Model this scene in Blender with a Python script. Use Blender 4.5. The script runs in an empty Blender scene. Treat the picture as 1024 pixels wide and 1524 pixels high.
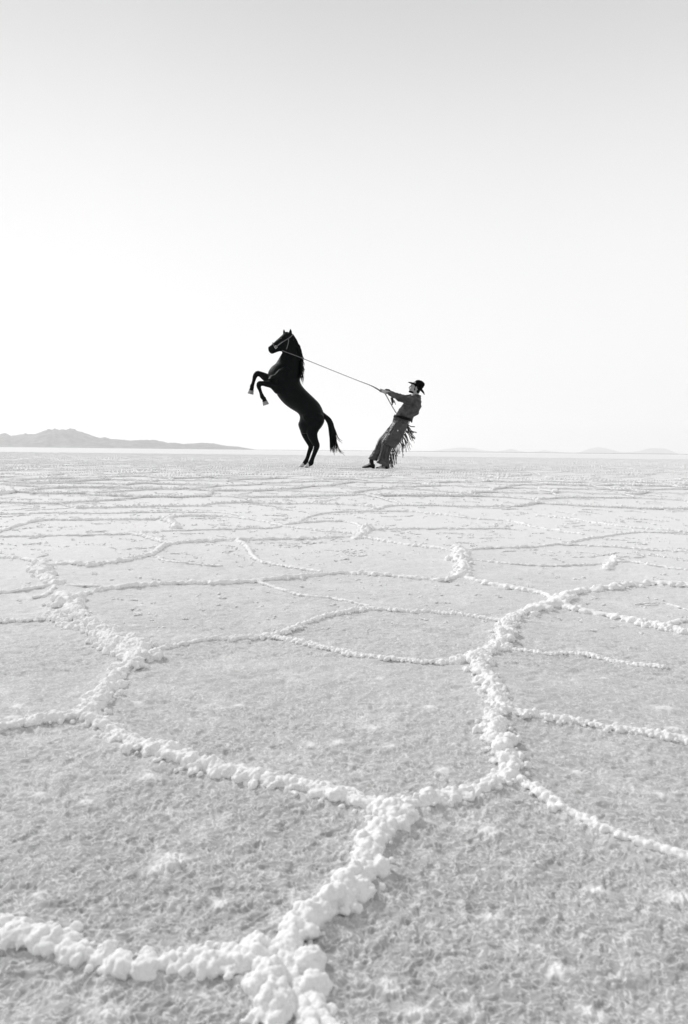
import bpy, bmesh, math, random
import numpy as np
from mathutils import Vector, Matrix, Euler
from mathutils.geometry import delaunay_2d_cdt

S = bpy.context.scene
random.seed(7)
R = np.random.RandomState(11)
rad = math.radians

# ------------------------------------------------------------------ camera
F = 1060.0                      # focal length in photo pixels (photo 1024 x 1524)
CAMH = 0.335                    # camera height above the salt
PITCH = math.atan(91.2 / F)
ROLL = math.atan(0.0108)
cam = bpy.data.cameras.new("camera")
cam.sensor_fit = 'VERTICAL'
cam.sensor_height = 36.0
cam.sensor_width = 24.0
cam.lens = F / 1524 * 36.0
cam.clip_start = 0.02
cam.clip_end = 300000
cam.dof.use_dof = True
cam.dof.focus_distance = 9.0
cam.dof.aperture_fstop = 16
camo = bpy.data.objects.new("camera", cam)
S.collection.objects.link(camo)
CAMR = Matrix.Rotation(rad(90) - PITCH, 3, 'X') @ Matrix.Rotation(ROLL, 3, 'Z')
camo.matrix_world = Matrix.Translation((0, 0, CAMH)) @ CAMR.to_4x4()
S.camera = camo

# ------------------------------------------------------------------ light
SUN_EL, SUN_AZ = rad(36), rad(-48)      # azimuth from +Y towards +X: behind and left of the figures
w = bpy.data.worlds.new("World"); S.world = w; w.use_nodes = True
nt = w.node_tree; nt.nodes.clear()
out = nt.nodes.new('ShaderNodeOutputWorld'); bg = nt.nodes.new('ShaderNodeBackground')
sky = nt.nodes.new('ShaderNodeTexSky'); sky.sky_type = 'NISHITA'
sky.sun_disc = False; sky.sun_elevation = SUN_EL; sky.sun_rotation = SUN_AZ
sky.altitude = 0; sky.air_density = 1.0; sky.dust_density = 4.0; sky.ozone_density = 1.0
bw = nt.nodes.new('ShaderNodeRGBToBW')
nt.links.new(sky.outputs[0], bw.inputs[0])
# high thin overcast: white at the horizon, greyer overhead, with a little of the clear sky's own unevenness
tcw = nt.nodes.new('ShaderNodeTexCoord'); sx = nt.nodes.new('ShaderNodeSeparateXYZ')
nt.links.new(tcw.outputs['Generated'], sx.inputs[0])
asn = nt.nodes.new('ShaderNodeMath'); asn.operation = 'ARCSINE'; nt.links.new(sx.outputs['Z'], asn.inputs[0])
dv = nt.nodes.new('ShaderNodeMath'); dv.operation = 'DIVIDE'; nt.links.new(asn.outputs[0], dv.inputs[0]); dv.inputs[1].default_value = math.pi/2
rw = nt.nodes.new('ShaderNodeValToRGB'); rw.color_ramp.interpolation = 'B_SPLINE'
els = [(0, .975), (8, .975), (15, .94), (21, .86), (27, .72), (34, .56), (50, .52), (90, .60)]
cr = rw.color_ramp
cr.elements[0].position = 0; cr.elements[1].position = 1
for i, (e, v) in enumerate(els):
    el = cr.elements[0] if i == 0 else cr.elements[-1] if i == len(els)-1 else cr.elements.new(e/90)
    el.color = (v, v, v, 1)
nt.links.new(dv.outputs[0], rw.inputs[0])
nz = nt.nodes.new('ShaderNodeTexNoise'); nz.inputs['Scale'].default_value = 1.6; nz.inputs['Detail'].default_value = 3
nt.links.new(tcw.outputs['Generated'], nz.inputs['Vector'])
nr_ = nt.nodes.new('ShaderNodeMapRange'); nr_.inputs['To Min'].default_value = .96; nr_.inputs['To Max'].default_value = 1.04
nt.links.new(nz.outputs['Fac'], nr_.inputs[0])
mu = nt.nodes.new('ShaderNodeMix'); mu.data_type = 'RGBA'; mu.blend_type = 'MULTIPLY'; mu.inputs['Factor'].default_value = 1
nt.links.new(rw.outputs[0], mu.inputs['A']); nt.links.new(nr_.outputs[0], mu.inputs['B'])
sc_ = nt.nodes.new('ShaderNodeMath'); sc_.operation = 'MULTIPLY'; sc_.inputs[1].default_value = .13; nt.links.new(bw.outputs[0], sc_.inputs[0])
cl_ = nt.nodes.new('ShaderNodeMath'); cl_.operation = 'MINIMUM'; cl_.inputs[1].default_value = 1.2; nt.links.new(sc_.outputs[0], cl_.inputs[0])
mm = nt.nodes.new('ShaderNodeMix'); mm.data_type = 'RGBA'; mm.inputs['Factor'].default_value = .05
nt.links.new(mu.outputs['Result'], mm.inputs['A']); nt.links.new(cl_.outputs[0], mm.inputs['B'])
nt.links.new(mm.outputs['Result'], bg.inputs[0])
bg.inputs[1].default_value = 1.0
nt.links.new(bg.outputs[0], out.inputs[0])
sl = bpy.data.lights.new("sun", 'SUN'); sl.energy = 2.6; sl.angle = rad(7)
so = bpy.data.objects.new("sun", sl); S.collection.objects.link(so)
sd = Vector((math.sin(SUN_AZ) * math.cos(SUN_EL), math.cos(SUN_AZ) * math.cos(SUN_EL), math.sin(SUN_EL)))
so.rotation_euler = sd.to_track_quat('Z', 'Y').to_euler()
S.view_settings.view_transform = 'Standard'
S.view_settings.look = 'None'
S.view_settings.gamma = 1
S.view_settings.exposure = 0.0
S.render.engine = 'CYCLES'
S.cycles.volume_bounces = 2
S.cycles.max_bounces = 8

# ------------------------------------------------------------------ helpers
def ray(px, py):
    return CAMR @ Vector(((px - 512) / F, -(py - 762) / F, -1.0))
def on_ground(px, py):
    d = ray(px, py); t = -CAMH / d.z
    return (d.x * t, d.y * t)
def at_depth(px, py, Y):
    d = ray(px, py); t = Y / d.y
    return Vector((d.x * t, Y, CAMH + d.z * t))
D = on_ground(456, 696.3)[1]            # distance of horse and man

def link(name, me, mat=None, parent=None, smooth=True):
    o = bpy.data.objects.new(name, me); S.collection.objects.link(o)
    if mat: me.materials.clear(); me.materials.append(mat)
    if parent is not None: o.parent = parent
    if smooth: me.shade_smooth()
    return o
def mesh_np(name, v, f):
    me = bpy.data.meshes.new(name)
    v = np.asarray(v, dtype=np.float32); f = np.asarray(f, dtype=np.int32)
    me.vertices.add(len(v)); me.vertices.foreach_set('co', v.ravel())
    n, k = f.shape
    me.loops.add(n * k); me.loops.foreach_set('vertex_index', f.ravel())
    me.polygons.add(n)
    me.polygons.foreach_set('loop_start', np.arange(0, n * k, k, dtype=np.int32))
    me.update(calc_edges=True); me.validate()
    return me
def baked(o, mods):
    """apply modifiers [(type, {settings})] and return the new mesh"""
    for t, s in mods:
        m = o.modifiers.new(t.lower(), t)
        for k, val in s.items(): setattr(m, k, val)
    dg = bpy.context.evaluated_depsgraph_get(); dg.update()
    me = bpy.data.meshes.new_from_object(o.evaluated_get(dg))
    o.modifiers.clear(); old = o.data; o.data = me
    bpy.data.meshes.remove(old)
    me.shade_smooth()
    return me

class MB:                                # mesh builder; coordinates are world, subtracting the root location at build
    def __init__(s): s.v = []; s.f = []
    def loft(s, rings, cap=True):
        n = len(rings[0]); b = len(s.v)
        for r in rings: s.v += [tuple(p) for p in r]
        for i in range(len(rings) - 1):
            for j in range(n):
                k = (j + 1) % n
                s.f.append((b + i*n + j, b + i*n + k, b + (i+1)*n + k, b + (i+1)*n + j))
        if cap:
            for i, rev in ((0, True), (len(rings) - 1, False)):
                c = sum((Vector(p) for p in rings[i]), Vector()) / n
                s.v.append(tuple(c)); ci = len(s.v) - 1
                for j in range(n):
                    k = (j + 1) % n; a, d = b + i*n + j, b + i*n + k
                    s.f.append((ci, d, a) if rev else (ci, a, d))
    def ell(s, c, ax, n=12, m=8):
        """ellipsoid: ax = three axis vectors"""
        c = Vector(c); A = [Vector(a) for a in ax]; rings = []
        for i in range(1, m):
            t = math.pi * i / m
            rings.append([c + A[2]*-math.cos(t) + (A[0]*math.cos(2*math.pi*j/n) + A[1]*math.sin(2*math.pi*j/n))*math.sin(t) for j in range(n)])
        b = len(s.v); s.loft(rings, cap=False)
        s.v.append(tuple(c - A[2])); lo = len(s.v) - 1
        s.v.append(tuple(c + A[2])); hi = len(s.v) - 1
        for j in range(n):
            k = (j+1) % n
            s.f.append((lo, b + k, b + j)); o = b + (m-2)*n
            s.f.append((hi, o + j, o + k))
    def build(s, name, mat, parent=None, root=Vector((0, 0, 0)), smooth=True):
        me = bpy.data.meshes.new(name)
        me.from_pydata([tuple(Vector(p) - root) for p in s.v], [], s.f); me.update()
        bm = bmesh.new(); bm.from_mesh(me); bmesh.ops.recalc_face_normals(bm, faces=bm.faces); bm.to_mesh(me); bm.free()
        return link(name, me, mat, parent, smooth)

def catmull(P, sub):
    P = [np.array(p, float) for p in P]; P = [2*P[0]-P[1]] + P + [2*P[-1]-P[-2]]
    o = []
    for i in range(1, len(P) - 2):
        for k in range(sub):
            t = k / sub; a, b, c, d = P[i-1], P[i], P[i+1], P[i+2]
            o.append(.5*((2*b) + (c-a)*t + (2*a-5*b+4*c-d)*t*t + (3*b-a-3*c+d)*t**3))
    o.append(P[-2]); return o

def tube(mb, pts, n=8, sub=3, latax=Vector((0, 1, 0)), round_ends=True):
    """pts: (x,y,z, r_inplane[, r_lateral]) world units"""
    P = [tuple(p) + ((p[3],) if len(p) == 4 else ()) for p in pts]
    P = catmull(P, sub) if sub > 1 and len(P) > 2 else [np.array(p, float) for p in P]
    rings = []
    N = len(P)
    for i, p in enumerate(P):
        a = P[max(0, i-1)]; b = P[min(N-1, i+1)]
        t = Vector(b[:3] - a[:3]).normalized()
        lat = latax - t * latax.dot(t)
        if lat.length < .05: lat = Vector((1, 0, 0)) - t * t.x
        lat.normalize(); up = t.cross(lat)
        c = Vector(p[:3]); r1 = max(p[3], 1e-4); r2 = max(p[4], 1e-4)
        def ring(c, k): return [c + up*(r1*k*math.cos(2*math.pi*j/n)) + lat*(r2*k*math.sin(2*math.pi*j/n)) for j in range(n)]
        if i == 0 and round_ends:
            for q in (0.92, 0.6): rings.append(ring(c - t*r1*q, math.sqrt(1-q*q)))
        rings.append(ring(c, 1))
        if i == N-1 and round_ends:
            for q in (0.6, 0.92): rings.append(ring(c + t*r1*q, math.sqrt(1-q*q)))
    mb.loft(rings)

def edge_loft(mb, st, conv, n=28, sub=4, y0=0.0, power=2.0):
    """st: (ax,ay,bx,by,halfwidth[,yoff]) - outline edge points A and B in picture units at the subject's distance"""
    Pw = []
    for s in st:
        A = conv(s[0], s[1]); B = conv(s[2], s[3]); yo = s[5] if len(s) > 5 else 0
        Pw.append((A.x, A.z, B.x, B.z, s[4], yo))
    rings = []
    for p in catmull(Pw, sub):
        c = Vector(((p[0]+p[2])/2, D + y0 + p[5], (p[1]+p[3])/2)); h = Vector(((p[0]-p[2])/2, 0, (p[1]-p[3])/2))
        r = []
        for j in range(n):
            a = 2*math.pi*j/n; ca, sa = math.cos(a), math.sin(a)
            e = 2/power
            r.append(c + h*(abs(ca)**e*(1 if ca >= 0 else -1)) + Vector((0, p[4]*(abs(sa)**e*(1 if sa >= 0 else -1)), 0)))
        rings.append(r)
    mb.loft(rings)

def tag(o, label=None, cat=None, group=None, kind=None):
    if label: o['label'] = label
    if cat: o['category'] = cat
    if group: o['group'] = group
    if kind: o['kind'] = kind
    return o

# ------------------------------------------------------------------ materials
def mat(name, col, rough=.7, spec=.5, noise=None, bump=None, ior=1.5, coords='Object'):
    """noise: (scale, dark factor, bright factor); bump: list of (scale, distance, strength)"""
    m = bpy.data.materials.new(name); m.use_nodes = True
    t = m.node_tree; b = t.nodes['Principled BSDF']
    c = (col, col, col) if not isinstance(col, tuple) else col
    b.inputs['Base Color'].default_value = (*c, 1); b.inputs['Roughness'].default_value = rough
    b.inputs['Specular IOR Level'].default_value = spec; b.inputs['IOR'].default_value = ior
    tc = t.nodes.new('ShaderNodeTexCoord')
    if noise:
        nz = t.nodes.new('ShaderNodeTexNoise'); nz.inputs['Scale'].default_value = noise[0]
        nz.inputs['Detail'].default_value = 5; nz.inputs['Roughness'].default_value = .6
        t.links.new(tc.outputs[coords], nz.inputs['Vector'])
        r = t.nodes.new('ShaderNodeValToRGB')
        r.color_ramp.elements[0].position = .3; r.color_ramp.elements[1].position = .7
        r.color_ramp.elements[0].color = (*[x*noise[1] for x in c], 1)
        r.color_ramp.elements[1].color = (*[min(1, x*noise[2]) for x in c], 1)
        t.links.new(nz.outputs['Fac'], r.inputs[0]); t.links.new(r.outputs[0], b.inputs['Base Color'])
    prev = None
    for sc, di, st in (bump or []):
        nz = t.nodes.new('ShaderNodeTexNoise'); nz.inputs['Scale'].default_value = sc
        nz.inputs['Detail'].default_value = 4
        t.links.new(tc.outputs[coords], nz.inputs['Vector'])
        bp = t.nodes.new('ShaderNodeBump'); bp.inputs['Distance'].default_value = di; bp.inputs['Strength'].default_value = st
        t.links.new(nz.outputs['Fac'], bp.inputs['Height'])
        if prev: t.links.new(prev.outputs[0], bp.inputs['Normal'])
        t.links.new(bp.outputs[0], b.inputs['Normal']); prev = bp
    return m

M = {}
M['ridge'] = mat('white_salt', .88, .75, .3, noise=(90, .94, 1.03), bump=[(240, .0025, .5), (700, .0012, .6), (1600, .0004, .5)])
M['ground'] = mat('salt_crust', .35, .75, .25, noise=(60, .84, 1.16), bump=[(40, .004, .35), (150, .003, .5), (380, .0012, .5)])
def crust(m):
    t = m.node_tree; b = t.nodes['Principled BSDF']; L = t.links
    b.inputs['Sheen Weight'].default_value = .4; b.inputs['Sheen Roughness'].default_value = .45
    tc = [n for n in t.nodes if n.type == 'TEX_COORD'][0]
    base = b.inputs['Base Color'].links[0].from_socket
    # curly crystal growth: thin warped veins of whiter salt
    n1 = t.nodes.new('ShaderNodeTexNoise'); n1.inputs['Scale'].default_value = 95; n1.inputs['Detail'].default_value = 1.5; n1.inputs['Distortion'].default_value = 1.6
    L.new(tc.outputs['Object'], n1.inputs['Vector'])
    r1 = t.nodes.new('ShaderNodeValToRGB'); e = r1.color_ramp.elements
    e[0].position = .455; e[0].color = (0, 0, 0, 1); e[1].position = .5; e[1].color = (1, 1, 1, 1)
    q = r1.color_ramp.elements.new(.545); q.color = (0, 0, 0, 1)
    L.new(n1.outputs['Fac'], r1.inputs[0])
    # broad patches of whiter bloom
    n2 = t.nodes.new('ShaderNodeTexNoise'); n2.inputs['Scale'].default_value = 9; n2.inputs['Detail'].default_value = 6; n2.inputs['Roughness'].default_value = .7
    L.new(tc.outputs['Object'], n2.inputs['Vector'])
    r2 = t.nodes.new('ShaderNodeMapRange'); r2.inputs['From Min'].default_value = .5; r2.inputs['From Max'].default_value = .72; L.new(n2.outputs['Fac'], r2.inputs[0])
    ma = t.nodes.new('ShaderNodeMath'); ma.operation = 'MULTIPLY'; ma.inputs[1].default_value = .75; L.new(r1.outputs[0], ma.inputs[0])
    mb = t.nodes.new('ShaderNodeMath'); mb.operation = 'MULTIPLY_ADD'; mb.inputs[1].default_value = .38; L.new(r2.outputs[0], mb.inputs[0]); L.new(ma.outputs[0], mb.inputs[2])
    mx = t.nodes.new('ShaderNodeMix'); mx.data_type = 'RGBA'; L.new(mb.outputs[0], mx.inputs['Factor']); L.new(base, mx.inputs['A'])
    mx.inputs['B'].default_value = (.8, .8, .8, 1)
    # grazing-angle sheen painted into the colour: greyer near the camera, whiter beyond, ragged border
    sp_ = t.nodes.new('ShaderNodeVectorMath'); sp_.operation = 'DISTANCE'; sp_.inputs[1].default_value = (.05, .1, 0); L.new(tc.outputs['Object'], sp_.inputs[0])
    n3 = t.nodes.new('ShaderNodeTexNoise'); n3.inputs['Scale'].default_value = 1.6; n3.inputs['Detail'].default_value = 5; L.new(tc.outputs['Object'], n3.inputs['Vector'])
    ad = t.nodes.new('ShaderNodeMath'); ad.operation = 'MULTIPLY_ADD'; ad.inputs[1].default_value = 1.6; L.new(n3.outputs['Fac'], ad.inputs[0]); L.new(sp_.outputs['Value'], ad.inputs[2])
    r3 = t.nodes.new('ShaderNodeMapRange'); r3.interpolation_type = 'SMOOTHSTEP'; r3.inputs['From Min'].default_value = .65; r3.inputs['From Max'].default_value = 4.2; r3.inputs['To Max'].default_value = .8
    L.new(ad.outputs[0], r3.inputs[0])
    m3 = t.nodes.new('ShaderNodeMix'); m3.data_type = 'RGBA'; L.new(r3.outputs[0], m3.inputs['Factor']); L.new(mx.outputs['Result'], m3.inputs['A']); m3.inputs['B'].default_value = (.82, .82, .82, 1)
    # white bloom of loose salt at the foot of the ridges and on the small knobs
    at = t.nodes.new('ShaderNodeAttribute'); at.attribute_name = 'bloom'
    n4 = t.nodes.new('ShaderNodeTexNoise'); n4.inputs['Scale'].default_value = 130; n4.inputs['Detail'].default_value = 3; L.new(tc.outputs['Object'], n4.inputs['Vector'])
    r4 = t.nodes.new('ShaderNodeMath'); r4.operation = 'MULTIPLY_ADD'; r4.inputs[1].default_value = 3.; r4.inputs[2].default_value = -1.15; L.new(n4.outputs['Fac'], r4.inputs[0])
    m5 = t.nodes.new('ShaderNodeMath'); m5.operation = 'ADD'; L.new(at.outputs['Fac'], m5.inputs[1]); L.new(r4.outputs[0], m5.inputs[0])
    m6 = t.nodes.new('ShaderNodeMath'); m6.operation = 'MULTIPLY'; m6.use_clamp = True; L.new(m5.outputs[0], m6.inputs[0]); L.new(at.outputs['Fac'], m6.inputs[1])
    m4 = t.nodes.new('ShaderNodeMix'); m4.data_type = 'RGBA'; L.new(m6.outputs[0], m4.inputs['Factor']); L.new(m3.outputs['Result'], m4.inputs['A']); m4.inputs['B'].default_value = (.82, .82, .82, 1)
    L.new(m4.outputs['Result'], b.inputs['Base Color'])
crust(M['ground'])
M['lump'] = mat('salt_knob', .8, .8, .25, noise=(80, .85, 1.15), bump=[(240, .002, .5), (700, .001, .6)])
M['coat'] = mat('black_coat', (.0035, .0045, .0048), .52, .07, noise=(6, .8, 1.3), bump=[(9, .03, .35), (160, .002, .3)])
M['hair'] = mat('black_hair', (.004, .005, .005), .6, .12)
M['hoof'] = mat('pale_hoof', .24, .5, .4, noise=(30, .6, 1.25))
M['sock'] = mat('white_pastern', .5, .7, .3, noise=(30, .75, 1.2))
M['strap'] = mat('grey_leather_strap', .09, .5, .5)
M['metal'] = mat('dull_metal', .6, .35, .8)
M['eye'] = mat('dark_eye', .01, .1, .8)
M['skin'] = mat('skin', .34, .5, .4, noise=(25, .85, 1.1))
M['shirt'] = mat('faded_denim', .055, .85, .2, noise=(11, .55, 1.7), bump=[(18, .03, .7), (400, .001, .3)])
M['chaps'] = mat('worn_leather', .03, .42, .5, noise=(7, .5, 1.9), bump=[(12, .03, .7), (150, .002, .3)])
M['fringe'] = mat('dark_leather_fringe', .022, .6, .4, noise=(9, .6, 1.7))
M['boot'] = mat('dark_boot_leather', .006, .5, .2, noise=(12, .7, 1.6))
M['felt'] = mat('black_felt', .004, .9, .08)
M['belt'] = mat('black_belt', .004, .6, .1)
M['seam'] = mat('pale_leather_edge', .09, .6, .3)
M['rope'] = mat('grey_rope', .13, .8, .2, noise=(60, .6, 1.4))
M['rock'] = mat('hill_rock', .15, .95, .1, noise=(.004, .4, 1.7))

# ------------------------------------------------------------------ noise
def perlin(x, y, seed=0):
    xi = np.floor(x).astype(np.int64); yi = np.floor(y).astype(np.int64)
    xf = x - xi; yf = y - yi
    def g(ix, iy, dx, dy):
        h = (ix*374761393 + iy*668265263 + seed*2246822519) & 0xffffffff
        h = ((h ^ (h >> 13)) * 1274126177) & 0xffffffff
        h = h ^ (h >> 16)
        a = (h & 0xffff) * (2*np.pi/65536)
        return np.cos(a)*dx + np.sin(a)*dy
    u = xf*xf*xf*(xf*(xf*6-15)+10); v = yf*yf*yf*(yf*(yf*6-15)+10)
    n00 = g(xi, yi, xf, yf); n10 = g(xi+1, yi, xf-1, yf)
    n01 = g(xi, yi+1, xf, yf-1); n11 = g(xi+1, yi+1, xf-1, yf-1)
    return ((n00*(1-u)+n10*u)*(1-v) + (n01*(1-u)+n11*u)*v) * 1.4

def relief(X, Y, sp):
    """broad unevenness of the crust at any point; sp = local sampling, which hides what it cannot carry"""
    RRr = np.hypot(X, Y)
    def o(wl, amp, seed, lim=2.2):
        k = np.clip((wl/sp - lim)/1.5, 0, 1)
        wx = X + perlin(X/wl*.7, Y/wl*.7, seed+50)*wl*.8; wy = Y + perlin(X/wl*.7+9, Y/wl*.7, seed+51)*wl*.8
        return perlin(wx/wl, wy/wl, seed)*amp*k
    Z = o(6, .006, 1) + o(2.7, .007, 21, 1.) + o(.9, .006*np.clip(.6+RRr/20, 0, 1.6), 2, .6) + o(.25, .0022*np.clip(.6+RRr/5, 0, 2.4), 3, .6) + o(.09, .0018*(.6+np.clip((RRr-2)/4, 0, 2.0)), 4, .5)
    return Z * np.clip((90-RRr)/70, 0, 1)
# ------------------------------------------------------------------ ridge network (photo pixels -> points on the ground)
# each: list of (px, py), width in photo pixels at start and end, lumpiness
TR = [
 ([(-60,1404),(0,1404),(28,1398),(60,1404),(95,1408),(130,1425),(160,1428),(190,1442),(235,1440),(280,1430),(330,1435),(370,1438),(412,1432)], 44, 44, 1),
 ([(418,1430),(436,1392),(470,1366),(503,1345),(530,1318),(548,1290),(562,1252),(588,1218)], 48, 50, 1),
 ([(418,1430),(398,1450),(384,1476),(402,1500),(412,1540)], 44, 42, 1),
 ([(425,1420),(432,1455),(447,1490),(462,1530),(480,1590)], 34, 38, .2),
 ([(440,1410),(462,1435),(468,1460),(475,1500),(500,1540),(560,1580)], 30, 32, .9),
 ([(588,1218),(560,1206),(520,1196),(480,1184),(440,1174),(400,1166),(350,1156),(310,1146),(260,1132),(222,1118),(182,1102),(155,1084),(130,1068)], 38, 32, 1),
 ([(588,1218),(622,1200),(660,1192),(700,1184),(738,1172),(762,1156)], 34, 30, .8),
 ([(762,1156),(802,1184),(840,1206),(880,1226),(920,1243),(960,1257),(1000,1270),(1050,1288),(1130,1310)], 24, 24, .45),
 ([(762,1156),(752,1128),(740,1104),(735,1080),(745,1062),(738,1042),(722,1014),(702,988)], 34, 30, 1),
 ([(745,1062),(780,1068),(820,1072),(860,1078),(900,1086),(950,1092),(1000,1101),(1060,1110),(1150,1120)], 17, 19, .7),
 ([(702,988),(722,974),(744,962),(750,942),(762,926),(792,913),(832,900)], 18, 17, 1),
 ([(832,898),(850,886),(880,880),(910,877),(950,873),(985,872),(1030,875),(1120,878)], 13, 9, .8),
 ([(835,903),(866,912),(900,918),(940,926),(985,936),(1030,946),(1120,955)], 15, 13, .9),
 ([(985,936),(1000,928),(1040,924)], 8, 7, .7),
 ([(832,898),(806,885),(778,880),(740,873),(706,866),(684,861)], 9, 9, .6),
 ([(684,861),(690,848),(682,836),(688,826),(676,820)], 14, 12, 1),
 ([(684,861),(655,866),(620,863),(570,859),(520,856),(480,858),(430,864),(380,868),(330,871),(262,872),(205,876),(160,881),(120,891),(92,900)], 7, 11, .6),
 ([(92,900),(104,912),(130,930),(150,950),(180,965),(206,971)], 24, 30, 1),
 ([(80,920),(100,936),(122,940)], 13, 14, 1),
 ([(206,971),(196,992),(172,1016),(152,1044),(130,1068)], 34, 36, 1),
 ([(130,1068),(98,1072),(60,1076),(20,1083),(-30,1090),(-100,1096)], 24, 20, .9),
 ([(206,971),(240,967),(300,957),(350,953),(395,950),(432,940),(470,925),(520,913),(560,908)], 10, 8, .6),
 ([(560,908),(600,911),(650,913),(700,918),(750,927)], 7, 7, .6),
 ([(500,893),(530,900),(560,908)], 5, 5, .6),
 ([(395,947),(430,955),(480,967),(530,978),(580,985),(640,990),(700,990)], 9, 8, .7),
 ([(750,966),(790,972),(820,976),(858,974),(900,983),(950,992),(992,996)], 6, 8, .7),
 ([(66,850),(96,842),(130,845),(170,840),(210,832),(232,825)], 9, 7, .7),
 ([(232,825),(252,814),(292,810),(350,808),(420,806),(470,804),(530,801)], 9, 5, .5),
 ([(62,848),(66,860),(84,873)], 17, 14, 1),
 ([(84,873),(50,878),(0,885),(-80,890)], 7, 6, .7),
 ([(84,873),(110,874),(150,876)], 5, 5, .7),
 ([(50,892),(68,888),(84,873)], 6, 5, .7),
 ([(206,797),(226,804),(262,813)], 8, 6, .8),
 ([(-60,802),(0,801),(60,800),(130,799),(206,797)], 4, 4, .5),
 ([(-60,835),(0,833),(40,836),(62,842)], 6, 6, .7),
 ([(-40,805),(0,794),(30,785),(62,777),(100,777),(170,777),(240,775),(270,772),(330,771),(390,778),(420,785),(470,792),(540,797)], 6, 5, .5),
 ([(245,775),(258,782),(262,789)], 8, 8, 1),
 ([(240,792),(330,790),(410,787)], 3.5, 3.5, .5),
 ([(410,787),(440,781),(512,778),(545,789)], 4, 5, .5),
 ([(545,789),(541,797),(528,805)], 10, 7, 1),
 ([(545,790),(600,789),(700,788),(760,787)], 4, 4, .5),
 ([(536,801),(600,813),(650,819),(678,824)], 6, 7, .6),
 ([(690,823),(720,818),(780,816),(830,811),(868,804),(884,801)], 5, 6, .6),
 ([(830,811),(900,815),(960,819),(1030,824),(1100,828)], 5, 5, .6),
 ([(700,836),(760,842),(820,845),(890,842),(930,838),(980,845),(1040,853)], 4, 5, .6),
 ([(900,850),(916,836),(912,830)], 7, 6, 1),
 ([(512,763),(600,763),(640,766),(700,772),(760,776),(800,786),(870,796)], 4.5, 5, .5),
 ([(884,801),(940,793),(1030,793),(1100,795)], 4, 4, .6),
 ([(352,808),(368,818),(384,836),(430,846),(480,853)], 6, 5, .7),
 ([(384,868),(420,880),(452,888),(500,893)], 6, 4.5, .6),
 ([(-60,930),(0,928),(62,925),(80,920)], 8, 7, .8),
 ([(330,845),(250,838),(234,830)], 4, 4, .6),
 ([(940,900),(990,900),(1030,912)], 4, 4, .5),
 ([(800,767),(860,774),(920,783),(1030,792)], 4, 4, .5),
 ([(-40,765),(60,764),(150,765),(240,763),(330,766),(390,778)], 3.5, 3.5, .5),
 ([(440,781),(470,768),(512,763)], 3.5, 3.5, .5),
]
LUMPS = [(257,1278,26),(240,1292,20),(503,1106,13),(556,1085,11),(580,1112,10),(728,1238,16),(622,1502,18),(990,1056,14),(1004,1084,12),
         (30,1052,14),(20,1068,12),(205,1046,9),(565,1010,8),(905,835,7),(465,1108,9),(219,1157,14),(165,1505,18),(660,1148,11),(900,1010,7),
         (208,903,6),(200,932,7),(1010,1335,18),(890,1320,14),(730,1360,14),(580,1460,16),(830,1440,16),(60,1330,12),(330,1340,12),
         (130,1190,10),(60,1180,9),(640,1055,8),(860,1150,9),(355,1050,8),(980,1180,10),(700,1500,13),(880,1500,14)]

ridges = []                                   # (points Nx2, widths N, lumpiness)
for pts, w0, w1, lm in TR:
    P = catmull(pts, 4); n = len(P); g = []; wd = []
    for i, p in enumerate(P):
        q = on_ground(p[0], p[1]); wpx = w0 + (w1 - w0)*i/(n-1)
        g.append(q); wd.append(wpx / F * math.hypot(q[1], CAMH) * (1.0 + .5*min(1, max(0, (q[1]-.6)/1.2))))
    ridges.append((np.array(g), np.array(wd), lm))

# beyond and beside the traced cells: a Voronoi net of the same kind
def in_traced(x, y):
    if y <= .2: return abs(x) < .5
    lim = .56*y + .12
    return abs(x) < lim and y < CAMH*F/93
pts = []
for iy in range(-6, 64):
    for ix in range(-44, 45):
        jx, jy = R.uniform(-.42, .42, 2)
        pts.append(Vector(((ix + jx + .5*(iy % 2))*.82, (iy + jy)*.78)))
vo, eo, fo, *_ = delaunay_2d_cdt(pts, [], [], 0, 1e-6)
cc = []
for a, b, c in fo:
    A, B, C = vo[a], vo[b], vo[c]
    d = 2*(A.x*(B.y-C.y)+B.x*(C.y-A.y)+C.x*(A.y-B.y))
    if abs(d) < 1e-9: cc.append(None); continue
    ux = (A.length_squared*(B.y-C.y)+B.length_squared*(C.y-A.y)+C.length_squared*(A.y-B.y))/d
    uy = (A.length_squared*(C.x-B.x)+B.length_squared*(A.x-C.x)+C.length_squared*(B.x-A.x))/d
    cc.append((ux, uy))
em = {}
for i, (a, b, c) in enumerate(fo):
    for e in ((a, b), (b, c), (c, a)):
        em.setdefault(tuple(sorted(e)), []).append(i)
for e, fs in em.items():
    if len(fs) != 2 or cc[fs[0]] is None or cc[fs[1]] is None: continue
    p, q = np.array(cc[fs[0]]), np.array(cc[fs[1]])
    L = np.linalg.norm(p-q)
    if L > 2 or L < .03: continue
    m = (p+q)/2
    if m[1] < -3 or m[1] > 48 or abs(m[0]) > 4 + .75*max(m[1], 0): continue
    if in_traced(*p) or in_traced(*q): continue
    n = max(3, int(L/.12)); t = np.linspace(0, 1, n)[:, None]
    g = p + (q-p)*t
    nrm = np.array((-(q-p)[1], (q-p)[0]))/L
    off = (R.uniform(-.07, .07)*np.sin(np.pi*t[:, 0]) + R.uniform(-.03, .03)*np.sin(2*np.pi*t[:, 0]))
    g = g + nrm*off[:, None]
    wid = R.choice([.014, .021, .029, .038], p=[.25, .35, .28, .12])
    ridges.append((g, np.full(n, wid), R.uniform(.5, 1)))

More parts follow.
